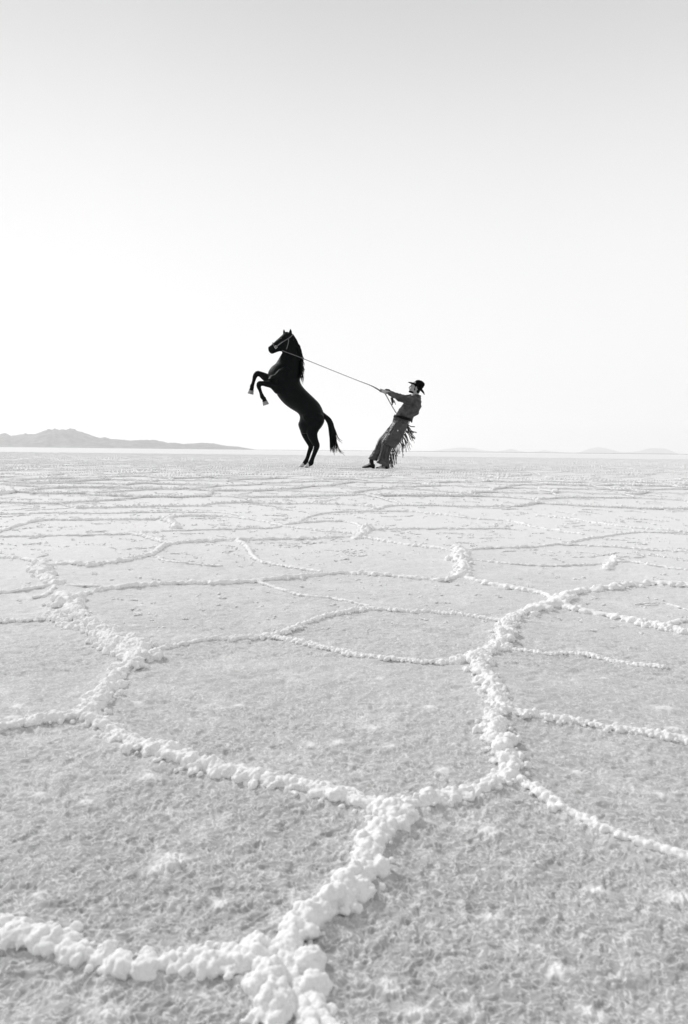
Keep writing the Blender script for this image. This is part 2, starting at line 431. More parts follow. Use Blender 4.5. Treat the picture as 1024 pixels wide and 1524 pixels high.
# unit blob shapes
def ico(sub):
    bm = bmesh.new(); bmesh.ops.create_icosphere(bm, subdivisions=sub, radius=1)
    v = np.array([x.co[:] for x in bm.verts]); f = np.array([[q.index for q in p.verts] for p in bm.faces]); bm.free()
    return v, f
ICO = {1: ico(1), 2: ico(2)}
def blobs(name, items, sub):
    """items: x,y,z,r,squash,stretch,angle -> one mesh of little salt knobs"""
    v0, f0 = ICO[sub]; A = np.array(items); n = len(A)
    dd = np.hypot(A[:, 0], A[:, 1])
    A[:, 2] += relief(A[:, 0], A[:, 1], np.minimum(5, np.maximum(dd*rad(.085), dd*dd/(CAMH*F*1024/1524)*np.where(dd < 1.14, .95, .5)))) + np.where(dd < 4.5, .002, .006)
    ca, sa = np.cos(A[:, 6]), np.sin(A[:, 6])
    loc = v0[None] * (1 + .22*R.uniform(-1, 1, (n, len(v0), 1)))
    x = loc[..., 0]*(A[:, 3]*A[:, 5])[:, None]; y = loc[..., 1]*A[:, 3][:, None]; z = loc[..., 2]*(A[:, 3]*A[:, 4])[:, None]
    X = x*ca[:, None]-y*sa[:, None]+A[:, 0][:, None]; Y = x*sa[:, None]+y*ca[:, None]+A[:, 1][:, None]; Z = z + A[:, 2][:, None]
    V = np.stack([X, Y, Z], -1).reshape(-1, 3)
    Fc = (f0[None] + (np.arange(n)*len(v0))[:, None, None]).reshape(-1, 3)
    return mesh_np(name, V, Fc)

near, mid, far, soft = [], [], [], []
def put(x, y, z, r, sq=.9, st=1., an=0., to=None):
    d = math.hypot(x, y)
    if to is not None: to.append((x, y, z, r, sq, st, an)); return
    (near if d < 1.5 and y > -.1 else mid if d < 4.2 else far).append((x, y, z, r, sq, st, an))
for g, wd, lm in ridges:
    seg = np.linalg.norm(np.diff(g, axis=0), axis=1); cum = np.concatenate([[0], np.cumsum(seg)]); L = cum[-1]
    s = 0.0; ph = R.uniform(0, 9)
    while s < L:
        x = np.interp(s, cum, g[:, 0]); y = np.interp(s, cum, g[:, 1]); wv = np.interp(s, cum, wd)
        i = min(np.searchsorted(cum, s, side='right')-1, len(seg)-1)
        t = (g[i+1]-g[i])/max(seg[i], 1e-6); an = math.atan2(t[1], t[0]); nx, ny = -t[1], t[0]
        d = math.hypot(x, y)
        wv *= 1 + .16*math.sin(s/wv*.7 + ph) * lm
        if d < 4.2:
            # continuous core
            put(x, y, wv*(.12 if d < 1.1 else .20*R.uniform(.2, 1.35)), wv*(.37-.06*lm)*R.uniform(.72, 1.12), .9, 1.5, an)
            k = 8 if lm > .6 else (3 if lm > .3 else 1)
            for _ in range(k):
                if R.rand() > lm + .25: continue
                lo = float(np.clip(R.normal(0, (.27 if d < 1.1 else .34)*wv), -.5*wv, .5*wv)); r = (1 if d < 1.1 else 1.25)*wv*R.choice([.07, .10, .15, .24], p=[.32, .33, .23, .12])
                z = max(.0, wv*.42*(1-abs(lo)/(.7*wv))) * R.uniform(.45, 1.0)
                put(x + nx*lo + R.normal(0, .1*wv), y + ny*lo + R.normal(0, .1*wv), z, r, R.uniform(.75, 1.1), R.uniform(.9, 1.35), R.uniform(0, 3.1))
            if R.rand() < .35*lm:
                lo = R.choice([-1, 1])*R.uniform(.45, .75)*wv; r = wv*R.uniform(.05, .11)
                put(x + nx*lo, y + ny*lo, r*.3, r)
            s += wv*.34
        else:
            put(x, y, wv*.12, wv*.45, .8, 1.6, an)
            lo = R.normal(0, .25*wv); put(x+nx*lo, y+ny*lo, wv*R.uniform(.1, .5), wv*R.uniform(.2, .4), 1, 1.2, R.uniform(0, 3))
            s += wv*(.8 if d < 9 else 1.7 if d < 20 else 3)
# big cauliflower heads on the nearest ridges
for px, py, rp in ((382,1420,22),(398,1470,30),(408,1498,26),(462,1440,22),(468,1470,20),(180,1444,20),(215,1448,18),(60,1408,20),(20,1402,20),(300,1436,18),
                   (565,1245,20),(548,1290,18),(535,1330,20),(605,1222,18),(585,1215,20),(752,1140,14),(742,1085,14),(728,1030,12),(165,1030,13),(198,985,12),(440,1385,22),(350,1440,18),(108,1425,16)):
    x, y = on_ground(px, py); r = rp/F*math.hypot(y, CAMH)
    put(x, y, r*.35, r*.8, .8)
    for _ in range(26):
        a, e = R.uniform(0, 6.28), R.uniform(-.1, 1.3)
        put(x + .72*r*math.cos(a)*math.cos(e), y + .72*r*math.sin(a)*math.cos(e), r*.35 + .62*r*math.sin(e), r*R.uniform(.2, .34))
# short broken secondary rims and flakes
for _ in range(1500):
    y = math.exp(R.uniform(math.log(2.2), math.log(22))); x = R.uniform(-.7, .7)*y - .1
    a = R.uniform(-.9, .9); L = R.uniform(.04, .3)*(.5+y*.12); wv = R.uniform(.0025, .007)*(.6+y*.14); n = int(L/(wv*1.5))+1; c = R.uniform(-3, 3)
    for k in range(n):
        put(x, y, wv*R.uniform(-.1, .3), wv*R.uniform(.4, .8), .8, 1.6, a)
        a += c*.08 + R.normal(0, .15); x += math.cos(a)*wv*1.5; y += math.sin(a)*wv*1.5
# random small crust knobs on the cells
for _ in range(1500):
    y = math.exp(R.uniform(math.log(1.3), math.log(9))); x = R.uniform(-.62, .62)*y
    r = R.uniform(.0010, .0022)*(1+.5*y)
    for _ in range(R.randint(1, 5)):
        put(x+R.normal(0, 1.6*r), y+R.normal(0, 1.6*r), -r*.15, r*R.uniform(.5, 1), .6, 1.5, R.uniform(0, 3), soft)

ctex = bpy.data.textures.new('knobs', 'VORONOI'); ctex.noise_scale = .0052; ctex.distance_metric = 'DISTANCE_SQUARED'
ctex2 = bpy.data.textures.new('knobs_mid', 'VORONOI'); ctex2.noise_scale = .012; ctex2.distance_metric = 'DISTANCE_SQUARED'
for items, sub, vox, smooth, tx, st in ((soft, 2, None, 0, None, 0), (near, 2, .0011, 1, ctex, -.0034), (mid, 1, .003, 1, ctex2, -.005), (far, 1, None, 0, None, 0)):
    me = blobs('salt_ridges', items, sub)
    if items is soft: tag(link('salt_lumps', me, M['lump']), kind='structure'); continue
    o = link('salt_ridges', me, M['ridge'])
    if vox:
        baked(o, [('REMESH', dict(mode='VOXEL', voxel_size=vox, use_smooth_shade=True)),
                  ('SMOOTH', dict(factor=.5, iterations=smooth)),
                  ('DISPLACE', dict(texture=tx, strength=st, mid_level=.4, texture_coords='LOCAL')), ('SMOOTH', dict(factor=.4, iterations=1))])
        o.data.materials.clear(); o.data.materials.append(M['ridge'])
    tag(o, kind='structure')

# ------------------------------------------------------------------ the salt flat: one sheet, fine near the camera, out to the horizon
f_r = F*1024/1524
ys = np.concatenate([np.arange(640, 210, -.95), np.arange(210, 14, -.5)])                               # picture rows below the horizon, down to ~16 m
rr = CAMH*f_r/ys
r_far = np.exp(np.arange(math.log(rr[-1]*1.012), math.log(64000), .02))
rr = np.concatenate([[.02, .1, .2, .28], rr, r_far])
th = np.concatenate([np.arange(-180, -44, 1.2), np.arange(-44, 44, .085), np.arange(44, 180, 1.2)])*math.pi/180
RR, TH = np.meshgrid(rr, th, indexing='ij')
X = RR*np.sin(TH); Y = RR*np.cos(TH)
sp = np.gradient(rr)[:, None]*np.ones_like(X)               # local grid spacing
spt = RR*(np.abs(TH) < rad(44))*rad(.085) + RR*(np.abs(TH) >= rad(44))*rad(1.2)
sp = np.minimum(np.maximum(sp, spt), 5)
def oct_(wl, amp, seed, ridged=False, ax=1., ay=1., lim=2.2):
    k = np.clip((wl/sp - lim)/1.5, 0, 1)
    wx = X + perlin(X/wl*.7, Y/wl*.7, seed+50)*wl*.8; wy = Y + perlin(X/wl*.7+9, Y/wl*.7, seed+51)*wl*.8
    n = perlin(wx/wl*ax, wy/wl*ay, seed)
    if ridged: n = (.35 - np.abs(n))*1.6
    return n*amp*k
Z = relief(X, Y, sp)
Z = Z + oct_(.055, .0015, 8, True, .9, 1., lim=.6)*np.clip(RR/1.2-.3, .3, 1.3) + oct_(.028, .0022, 5, True, .8, 1.05, 1.2) + oct_(.012, .0021, 6, True) + oct_(.006, .0011, 7, True)
Z = Z * np.clip((40-RR)/20, 0, 1)
# crust swells a little towards the ridges
near_seg = []
for g, wd, lm in ridges:
    for i in range(0, len(g)-1):
        if math.hypot(*g[i]) < 4.5: near_seg.append((*g[i], *g[i+1], max(wd[i], .012)))
sel = (RR < 4.6) & (np.abs(TH) < rad(60))
bloom = np.zeros_like(X)
xs, yv = X[sel].astype(np.float32), Y[sel].astype(np.float32); sw = np.zeros_like(xs); bl = np.zeros_like(xs)
order = np.argsort(yv, kind='stable'); ysort = yv[order]
for ax_, ay_, bx_, by_, wv in near_seg:
    lo = np.searchsorted(ysort, min(ay_, by_)-.12); hi = np.searchsorted(ysort, max(ay_, by_)+.12)
    idx = order[lo:hi]; qx, qy = xs[idx], yv[idx]
    m = (qx > min(ax_, bx_)-.12) & (qx < max(ax_, bx_)+.12); idx = idx[m]; qx = qx[m]; qy = qy[m]
    dx, dy = bx_-ax_, by_-ay_; l2 = dx*dx+dy*dy+1e-12
    t = np.clip(((qx-ax_)*dx+(qy-ay_)*dy)/l2, 0, 1)
    d = np.hypot(qx-ax_-t*dx, qy-ay_-t*dy)
    sw[idx] = np.maximum(sw[idx], np.exp(-(d/(wv*1.1))**2)*wv*.16)
    bl[idx] = np.maximum(bl[idx], np.exp(-(d/(wv*.8))**2)*.42)
Z[sel] += sw; bloom[sel] = bl
for i_, (px, py, rp_) in enumerate(LUMPS):      # low soft knobs of salt on the cells
    lx, ly = on_ground(px, py); r_ = rp_/F*math.hypot(ly, CAMH)*.8
    m = (np.abs(X-lx) < 3.2*r_) & (np.abs(Y-ly) < 3.2*r_)
    x_, y_ = X[m], Y[m]; g_ = np.exp(-(((x_-lx)/1.25)**2+(y_-ly)**2)/r_**2)
    n_ = .5+.9*np.abs(perlin(x_/r_*2.2, y_/r_*2.2, 90+i_))+.4*np.abs(perlin(x_/r_*5, y_/r_*5, 91+i_))
    Z[m] += r_*.42*g_*n_; bloom[m] = np.maximum(bloom[m], np.minimum(1, g_*1.3)*.85)
nr, nc = X.shape
idx = np.arange(nr*nc).reshape(nr, nc)
a = idx[:-1, :]; b = idx[1:, :]
fa = np.stack([a, b, np.roll(b, -1, 1), np.roll(a, -1, 1)], -1).reshape(-1, 4)
V = np.stack([X, Y, Z], -1).reshape(-1, 3)
me = mesh_np('ground', V, fa[:, ::-1])
me.attributes.new('bloom', 'FLOAT', 'POINT').data.foreach_set('value', bloom.ravel().astype(np.float32))
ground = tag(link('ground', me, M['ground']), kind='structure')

# ------------------------------------------------------------------ hills
def hills(name, prof, dist, depth, seed, foot_px=1.5):
    """prof: picture outline of the crest; becomes a real range of given depth (m)"""
    px = np.array([p[0] for p in prof], float); py = np.array([p[1] for p in prof], float)
    xs = np.arange(px[0], px[-1]+.1, 1.5); tops = np.interp(xs, px, py)
    top = np.array([max(0., at_depth(a, b, dist).z) for a, b in zip(xs, tops)])
    wx = np.array([at_depth(a, 670, dist).x for a in xs])
    ns = 60; v = np.linspace(-1, 1, ns)
    Xh = np.repeat(wx[:, None], ns, 1); Yh = dist + v[None]*depth*np.ones_like(Xh)
    Xh = Xh * (Yh/dist)
    prof_v = np.clip(1-np.abs(v), 0, 1)[None]**1.15
    sc = depth*.45
    n = perlin(Xh/sc, Yh/sc, seed)*.5 + (.3-np.abs(perlin(Xh/sc*2.3, Yh/sc*2.3, seed+1)))*.55 + perlin(Xh/sc*6, Yh/sc*6, seed+2)*.16
    fine = perlin(xs/5., xs*0+.3, seed+5)*.05 + perlin(xs/2.2, xs*0+.7, seed+6)*.03
    H = top[:, None]*(1+fine[:, None])*prof_v*(1 + n*(1-prof_v)*1.6) - 3
    A = len(xs); idx = np.arange(A*ns).reshape(A, ns)
    f = np.stack([idx[:-1, :-1], idx[1:, :-1], idx[1:, 1:], idx[:-1, 1:]], -1).reshape(-1, 4)
    me = mesh_np(name, np.stack([Xh, Yh, H], -1).reshape(-1, 3), f)
    return tag(link(name, me, M['rock']), kind='structure')
hills('hill', [(-420,664),(-330,655),(-250,650),(-160,640),(-90,648),(-40,641),(0,646),(8,644),(18,648.4),(39,644.5),(53,646),(72,638.4),(80,637.6),(94,638.7),(109,637.3),(121,642),(137,648),(150,651),(156,650.2),(168,653),(195,655),(212,654),(230,654.3),(250,658.6),(262,658.6),(273,660.5),(301,658.6),(316,659.4),(336,663.3),(355,664.5),(368,667),(385,669.2)], 20000, 2600, 3)
hills('hill', [(636,673),(648,670.6),(662,668),(683,666),(703,666.4),(720,670),(738,671.8),(749,670.5),(759.4,667.6),(770,670.4),(785,672.5),(800,671.6),(811,669.7),(822,671.8),(845,674),(861,673.4),(876,668),(890,665),(906,668),(923,672.6),(938,672.6),(952,671.3),(962,668),(968,666.8),(989,667.2),(1000,671),(1012,676),(1060,676),(1100,668),(1150,671),(1200,678)], 56000, 5200, 9)
hills('far_shore', [(350,668.6),(500,669.9),(640,671.3),(800,673.1),(1024,675.4),(1300,678.4),(1500,680.8)], 17000, 700, 15)

# ------------------------------------------------------------------ horse
def Z1(x, y): return at_depth(350 + x/5.689, 470 + y/5.689, D)
def Z2(x, y): return at_depth(520 + x/7.314, 550 + y/7.314, D)
PX1 = D/F/5.689          # metres per unit of the two tracing grids
PX2 = D/F/7.314
def P1(x, y, yo, r, rl=None): p = Z1(x, y); return (p.x, D + yo, p.z, r*PX1+.004, (rl if rl is not None else r)*PX1+.004)
def P2(x, y, yo, r, rl=None): p = Z2(x, y); return (p.x, D + yo, p.z, r*PX2, (rl if rl is not None else r)*PX2)
hr = Z1(600, 1282); HR = Vector((hr.x, D, 0))
horse = bpy.data.objects.new('horse', None); S.collection.objects.link(horse); horse.location = HR
tag(horse, 'black horse rearing up on its hind legs on the salt, facing left, wearing a halter', 'horse')
b = MB()
edge_loft(b, [(279,268,283,298,.035),(284,262,293,312,.055),(300,250,312,322,.06),(325,228,342,312,.062),(355,200,372,302,.07),(385,174,402,302,.09),(408,152,440,302,.105),(432,140,470,290,.10),(452,142,500,262,.08)], Z1)
edge_loft(b, [(440,136,398,262,.07),(484,150,398,300,.085),(515,190,396,318,.095),(541,250,380,345,.11),(554,310,362,375,.125),(558,370,340,408,.15),(558,440,308,432,.19),(554,500,281,475,.23),(549,545,279,520,.26),(560,580,300,580,.28),(585,615,334,632,.29),(625,655,368,690,.30),(672,700,408,738,.30),(712,742,460,780,.29),(738,790,522,818,.28),(754,838,546,848,.28),(757,880,545,885,.27),(748,915,534,918,.25),(722,955,545,960,.22),(690,985,565,1000,.17)], Z1)
# shoulders, forearms
edge_loft(b, [(400,500,300,520,.06),(370,545,285,545,.09),(330,560,270,540,.08)], Z1, y0=-.17)
# far foreleg
tube(b, [P1(330,560,.16,45),P1(285,535,.16,38),(*P1(240,507,.16,31)[:5],),P1(205,487,.15,22),P1(178,482,.15,21),P1(160,505,.15,18),P1(151,535,.15,13.5),P1(143,565,.15,12.5),P1(134,590,.15,16),P1(130,610,.15,13)], n=16)
# near foreleg
tube(b, [P1(375,620,-.16,50),P1(325,590,-.17,34),P1(275,583,-.17,24),P1(240,580,-.17,18.5),P1(214,582,-.17,20),P1(209,605,-.17,17),P1(219,635,-.17,12.5),P1(229,665,-.17,12.5),P1(238,690,-.17,17),P1(250,712,-.17,12.5)], n=16)
# hind legs: the left-hand one (far), then the near one
tube(b, [P1(640,880,.13,85,70),P1(608,945,.14,66,55),P1(610,1000,.14,50,42),P1(624,1050,.14,36,30),P1(637,1095,.14,23,20),P1(637,1118,.14,20,17),P1(622,1160,.14,16,14),P1(608,1205,.14,15,13),P1(594,1238,.14,19,16),P1(580,1252,.14,16,14)], n=16)
tube(b, [P1(680,880,-.13,75,70),P1(660,945,-.14,60,55),P1(655,1000,-.14,44,42),P1(672,1055,-.14,33,29),P1(693,1098,-.14,25,20),P1(688,1125,-.14,21,17),P1(672,1170,-.14,17,14),P1(656,1212,-.14,16,13),P1(645,1243,-.14,21,16),P1(630,1258,-.14,16,14)], n=16)
# thigh and shoulder muscle
for (x, y, yo, rx, rz, ry, an) in ((650,870,-.15,95,75,.16,-60),(650,870,.15,95,75,.16,-60),(400,530,-.14,110,70,.15,50),(400,530,.14,110,70,.15,50)):
    c = Z1(x, y); c.y = D + yo; A = rad(an)
    b.ell(c, (Vector((math.cos(A), 0, math.sin(A)))*rx*PX1, Vector((0, ry, 0)), Vector((-math.sin(A), 0, math.cos(A)))*rz*PX1))
# cheek, nostril rim, ears
for yo in (-.055, .055):
    c = Z1(425, 245); c.y = D + yo; b.ell(c, (Vector((52*PX1, 0, 0)), Vector((0, .055, 0)), Vector((0, 0, 50*PX1))))
    c = Z1(395, 192); c.y = D + yo*1.25; b.ell(c, (Vector((14*PX1, 0, -8*PX1)), Vector((0, .022, 0)), Vector((6*PX1, 0, 9*PX1))))
    c = Z1(292, 278); c.y = D + yo*.8; b.ell(c, (Vector((9*PX1, 0, 0)), Vector((0, .012, 0)), Vector((0, 0, 10*PX1))))
tube(b, [P1(421,160,.055,17,9),P1(415,142,.06,12,8),P1(411,125,.065,7,5),P1(410,113,.065,2.5,2.5)], n=10)
tube(b, [P1(466,165,-.055,17,9),P1(470,147,-.06,13,8),P1(471,130,-.065,8,5),P1(470,119,-.065,2.5,2.5)], n=10)
body = b.build('body', M['coat'], horse, HR)
baked(body, [('REMESH', dict(mode='VOXEL', voxel_size=.010)), ('SMOOTH', dict(factor=.5, iterations=3))])
body.data.materials.clear(); body.data.materials.append(M['coat'])
# eyes
for yo in (-.088, .088):
    e = MB(); c = Z1(392, 195); c.y = D + yo; e.ell(c, [Vector(a)*.022 for a in ((1,0,0),(0,.7,0),(0,0,1))])
    e.build('eye', M['eye'], horse, HR)
# hooves with pale pasterns: (top x,y, bottom x,y, yoff, r top, r bottom)
for (tx, ty, bx, by, yo, r0, r1) in ((134,600,121,657,.15,18,24),(252,706,270,758,-.17,18,24),(575,1255,553,1284,.14,16,21),(624,1258,606,1284,-.14,16,22)):
    a, c = Z1(tx, ty), Z1(bx, by); a.y = c.y = D + yo
    if by > 1200: c.z = 0.0
    ax = (c - a).normalized(); m = a.lerp(c, .38)
    s = MB(); tube(s, [(*a, r0*PX1), (*(a.lerp(m, .5)), r0*.92*PX1), (*m, r0*1.15*PX1)], n=14, sub=2)
    s.build('pastern', M['sock'] if by > 1200 else M['coat'], horse, HR)
    h = MB(); lat = Vector((0, 1, 0))
    up = Vector((-1, 0, 0)) if by > 1200 else Vector((-.8, 0, -.5)).normalized()
    rings = []
    for k, (t, r) in enumerate(((0., .88), (.08, 1.), (.8, 1.22), (1., 1.24))):
        q = m.lerp(c, t); n_ = 16
        if by > 1200:
            pl = Vector((1, 0, 0)); q = q - pl*.012*t
        else: pl = lat.cross(ax).normalized()
        rings.append([q + pl*(math.cos(2*math.pi*j/n_)*r*r0*1.12*PX1) + lat*(math.sin(2*math.pi*j/n_)*r*r0*PX1) for j in range(n_)])
    if by > 1200:
        for v_ in rings[-1]: v_.z = 0.0
    h.loft(rings); h.build('hoof', M['hoof'], horse, HR)

def hair(mb, pts, r, n=5, sub=4):
    tube(mb, [(*p, r*(1 - .93*(i/(len(pts)-1))**1.6)) for i, p in enumerate(pts)], n=n, sub=sub, round_ends=False)
# mane: locks falling down the near side and blowing out behind the crest
mn = MB()
crest = [(452,140),(485,152),(515,192),(540,248),(553,310),(558,370),(558,430),(555,480)]
for k in range(230):
    u = R.uniform(0, 1)*(len(crest)-1.01); i = int(u); t = u - i
    x = crest[i][0]*(1-t)+crest[i+1][0]*t; y = crest[i][1]*(1-t)+crest[i+1][1]*t
    side = R.uniform(-1, .5); L = R.uniform(50, 120); o_ = R.uniform(-.02, .055) if side < 0 else R.uniform(.0, .03)
    out_ = R.uniform(-2, 24) if R.rand() < .8 else R.uniform(14, 32)
    wdh = .085 if u < 3 else .11 if u < 5 else .15
    ps = []
    for q in np.linspace(0, 1, 5):
        xx = x - 4 + (out_+4)*(1-(1-q)**2) + 6*math.sin(q*3+k); yy = y + 8 + L*q
        p = Z1(xx, yy); p.y = D + side*wdh*min(1, q*1.6) + math.sin(k*1.7)*.01; ps.append(p)
    hair(mn, ps, R.uniform(.004, .011))
for k in range(14):        # forelock
    x, y = 432 + R.uniform(-12, 14), 142; ps = []
    for q in np.linspace(0, 1, 4):
        p = Z1(x - 26*q + R.uniform(-2, 2), y + 34*q - 4); p.y = D + R.uniform(-.02, .02) - .02*q*math.sin(k); ps.append(p)
    hair(mn, ps, .007)
mn.build('mane', M['hair'], horse, HR)
# tail
tl = MB()
def tail_strand(path, spread, yo, r):
    ps = []
    for q, (x, y) in enumerate(path):
        k = q/(len(path)-1); p = Z1(x + spread*k**.7*(1 if k < 1 else .9), y + (R.uniform(-10, 25)*k)); p.y = D + yo*k; ps.append(p)
    hair(tl, ps, r, sub=3)
tube(tl, [P1(738,838,0,22),P1(762,852,0,17),P1(790,882,0,22),P1(812,925,0,22),P1(826,985,0,16),P1(836,1050,0,9)], n=10)
for k in range(210):
    L = R.uniform(.5, 1.0)
    base = [(755+R.uniform(-5,8),846+R.uniform(-4,10)),(796,885),(823,945),(835,1015),(840,1085),(845,1140),(849,1195)]
    base = base[:min(7, 2+int(5*L))]
    tail_strand(base, R.uniform(-46, 26), R.uniform(-.05, .05), R.uniform(.006, .012))
for path, cnt in (([(762,850),(810,895),(842,960),(862,1015),(885,1045),(910,1060)], 7), ([(770,860),(820,930),(848,1010),(862,1080),(885,1135),(928,1168)], 10),
                  ([(770,860),(815,930),(845,1010),(858,1070),(880,1120),(900,1150)], 6), ([(764,862),(790,930),(806,1000),(818,1070),(828,1130),(840,1165)], 10)):
    for k in range(cnt): tail_strand(path, R.uniform(-7, 5), R.uniform(-.04, .04), R.uniform(.004, .008))
tl.build('tail', M['hair'], horse, HR)
# halter
ht = bpy.data.objects.new('halter', None); S.collection.objects.link(ht); ht.parent = horse
def hug(x, y, yo): p = Z1(x, y); p.y = D + yo; return p
def strap(name, pts, r=.0095, m_=None):
    s = MB(); tube(s, [(*p, r, r*.5) for p in pts], n=8, sub=4); return s.build(name, m_ or M['strap'], ht, HR)
for sg in (-1, 1):
    strap('cheek_strap', [hug(350,270,.083*sg), hug(385,245,.116*sg), hug(420,222,.125*sg), hug(450,203,.118*sg), hug(470,188,.098*sg), hug(485,168,.06*sg)])
    strap('throat_strap', [hug(455,203,.112*sg), hug(456,230,.122*sg), hug(450,255,.122*sg), hug(440,287,.10*sg)])
nb = []
for q in range(17):
    a = 2*math.pi*q/16; x = 334 + 19*math.cos(a+.1)*-1 - 0*1; y = 248 + 22*math.cos(a)*-1
    cx, cy = 333, 260
    nb.append(hug(cx - 17*math.cos(a), cy - 34*math.cos(a), .078*math.sin(a)))
strap('noseband', nb)
strap('poll_strap', [hug(485,168,-.06), hug(492,160,0), hug(485,168,.06)])
for sg in (-1, 1):
    rg = MB(); c = hug(349, 270, .088*sg); n_ = 14
    tube(rg, [(*(c + Vector((math.cos(a)*.022, 0, math.sin(a)*.022))), .005) for a in [2*math.pi*j/n_ for j in range(n_+1)]], n=6, sub=1)
    rg.build('ring', M['metal'], ht, HR)

# ------------------------------------------------------------------ man
mr = Z2(330, 1075); MR = Vector((mr.x, D, 0))
man = bpy.data.objects.new('person', None); S.collection.objects.link(man); man.location = MR
tag(man, 'man in black hat, denim shirt and fringed leather chaps leaning back on a rope', 'person')
# body (one continuous figure)
b = MB()
edge_loft(b, [(692,262,765,285,.055),(640,318,768,330,.16),(596,375,758,395,.175),(560,440,732,468,.165),(522,490,684,520,.145),(490,545,655,580,.16),(470,590,630,640,.155)], Z2)
tube(b, [P2(730,300,0,34,32),P2(722,262,0,30,28),P2(716,235,0,32,30)], n=14)
# head, tilted slightly back
hc = Z2(716, 200); hc.y = D; ta = rad(14)
ux = Vector((-math.cos(ta), 0, math.sin(ta))); uz = Vector((math.sin(ta), 0, math.cos(ta))); uy = Vector((0, 1, 0))
b.ell(hc - ux*.008 + uz*.02, (ux*.098, uy*.077, uz*.112), 18, 12)
b.ell(hc + ux*.028 - uz*.055, (ux*.062, uy*.056, uz*.062), 16, 10)          # jaw
b.ell(hc + ux*.078 - uz*.092, (ux*.020, uy*.024, uz*.018))                  # chin
tube(b, [(*(hc + ux*.085 + uz*.02), .010), (*(hc + ux*.102 - uz*.005), .012), (*(hc + ux*.108 - uz*.022), .014)], n=10)   # nose
b.ell(hc + ux*.086 + uz*.032, (ux*.012, uy*.050, uz*.009))                  # brow
b.ell(hc + ux*.088 - uz*.052, (ux*.013, uy*.026, uz*.006))                  # upper lip
b.ell(hc + ux*.086 - uz*.066, (ux*.012, uy*.022, uz*.006))                  # lower lip
for sg in (-1, 1):
    b.ell(hc - ux*.012 + uy*sg*.078 - uz*.005, (ux*.017, uy*.008, uz*.032))  # ears
# arms
hand_n = Z2(372, 240); hand_n.y = D - .045
hand_f = Z2(350, 228); hand_f.y = D + .03
tube(b, [P2(690,350,-.15,40),P2(640,338,-.17,36),P2(580,326,-.17,30),P2(525,308,-.15,27),P2(470,280,-.11,24),P2(418,252,-.07,17),P2(402,246,-.055,15)], n=14)
tube(b, [P2(675,320,.15,38),P2(630,308,.16,34),P2(575,298,.15,29),P2(515,280,.12,26),P2(460,258,.08,22),P2(400,238,.04,16),P2(385,234,.035,15)], n=14)
# legs
tube(b, [P2(570,600,-.09,52),P2(500,680,-.10,47),P2(440,745,-.10,40),P2(395,790,-.10,33),P2(390,850,-.10,32),P2(395,930,-.10,26),P2(402,1010,-.10,19),P2(405,1035,-.10,19)], n=14)
tube(b, [P2(540,590,.09,52),P2(460,665,.10,46),P2(395,725,.10,38),P2(348,770,.10,32),P2(320,840,.10,31),P2(282,910,.10,25),P2(245,985,.10,19),P2(240,1010,.10,19)], n=14)
tube(b, [P2(408,1030,-.10,18),P2(380,1052,-.11,16),P2(320,1064,-.12,12)], n=10)
tube(b, [P2(240,1010,.10,18),P2(215,1040,.10,16),P2(165,1056,.10,12)], n=10)
# hands closed round the rope
rope_dir = (Z2(400, 262) - Z2(290, 200)); rope_dir.y = 0; rope_dir.normalize()
def hand(c, sg):
    t = rope_dir; n1 = Vector((0, 1, 0))*sg; n2 = t.cross(Vector((0, 1, 0))).normalized()
    if n2.z < 0: n2 = -n2
    b.ell(c + t*.012 + n1*.020 + n2*.004, (t*.042, n1*.016, n2*.036), 12, 8)
    tube(b, [(*(c + t*.06 + n1*.018), .024, .024), (*(c + t*.03 + n1*.02), .026, .02), (*(c + n1*.02), .022, .016)], n=10, sub=2)
    for k, (ln, rr_) in enumerate(((1., .0085), (1.08, .009), (1.02, .0088), (.82, .0075))):
        o_ = c + t*(-.030 + k*.0195); ps = []
        for q in range(7):
            a = rad(60 + ln*235*q/6); R0 = .0225 if q < 4 else .020
            ps.append((*(o_ + n1*(math.cos(a)*R0) + n2*(math.sin(a)*R0)), rr_*(1 - .05*q)))
        tube(b, ps, n=8, sub=2)
    th_ = [c + t*.035 + n1*.022 + n2*.005, c + t*.012 + n1*.026 - n2*.014 , c - t*.008 + n1*.012 - n2*.026, c - t*.024 - n1*.004 - n2*.026]
    tube(b, [(*p, r_) for p, r_ in zip(th_, (.013, .012, .010, .008))], n=8, sub=3)
hand(hand_n, -1); hand(hand_f, 1)
bd = b.build('body', M['skin'], man, MR)
baked(bd, [('REMESH', dict(mode='VOXEL', voxel_size=.0042)), ('SMOOTH', dict(factor=.5, iterations=2))])
bd.data.materials.clear(); bd.data.materials.append(M['skin'])
for sg in (-1, 1):
    e = MB(); e.ell(hc + ux*.083 + uz*.014 + uy*sg*.032, (ux*.009, uy*.013, uz*.008)); e.build('eye', M['eye'], man, MR)
# hair and beard
h = MB()
h.ell(hc - ux*.022 + uz*.035, (ux*.093, uy*.084, uz*.09), 18, 12)
h.ell(hc - ux*.062 - uz*.03, (ux*.045, uy*.068, uz*.075), 14, 10)
for sg in (-1, 1): h.ell(hc + ux*.006 - uz*.01 + uy*sg*.072, (ux*.012, uy*.008, uz*.05))
h.build('hair', M['hair'], man, MR)
h = MB()
h.ell(hc + ux*.092 - uz*.044, (ux*.014, uy*.036, uz*.010)); h.ell(hc + ux*.074 - uz*.090, (ux*.028, uy*.036, uz*.022))
h.ell(hc + ux*.04 - uz*.088, (ux*.045, uy*.058, uz*.026))
bo = h.build('beard', M['hair'], man, MR)
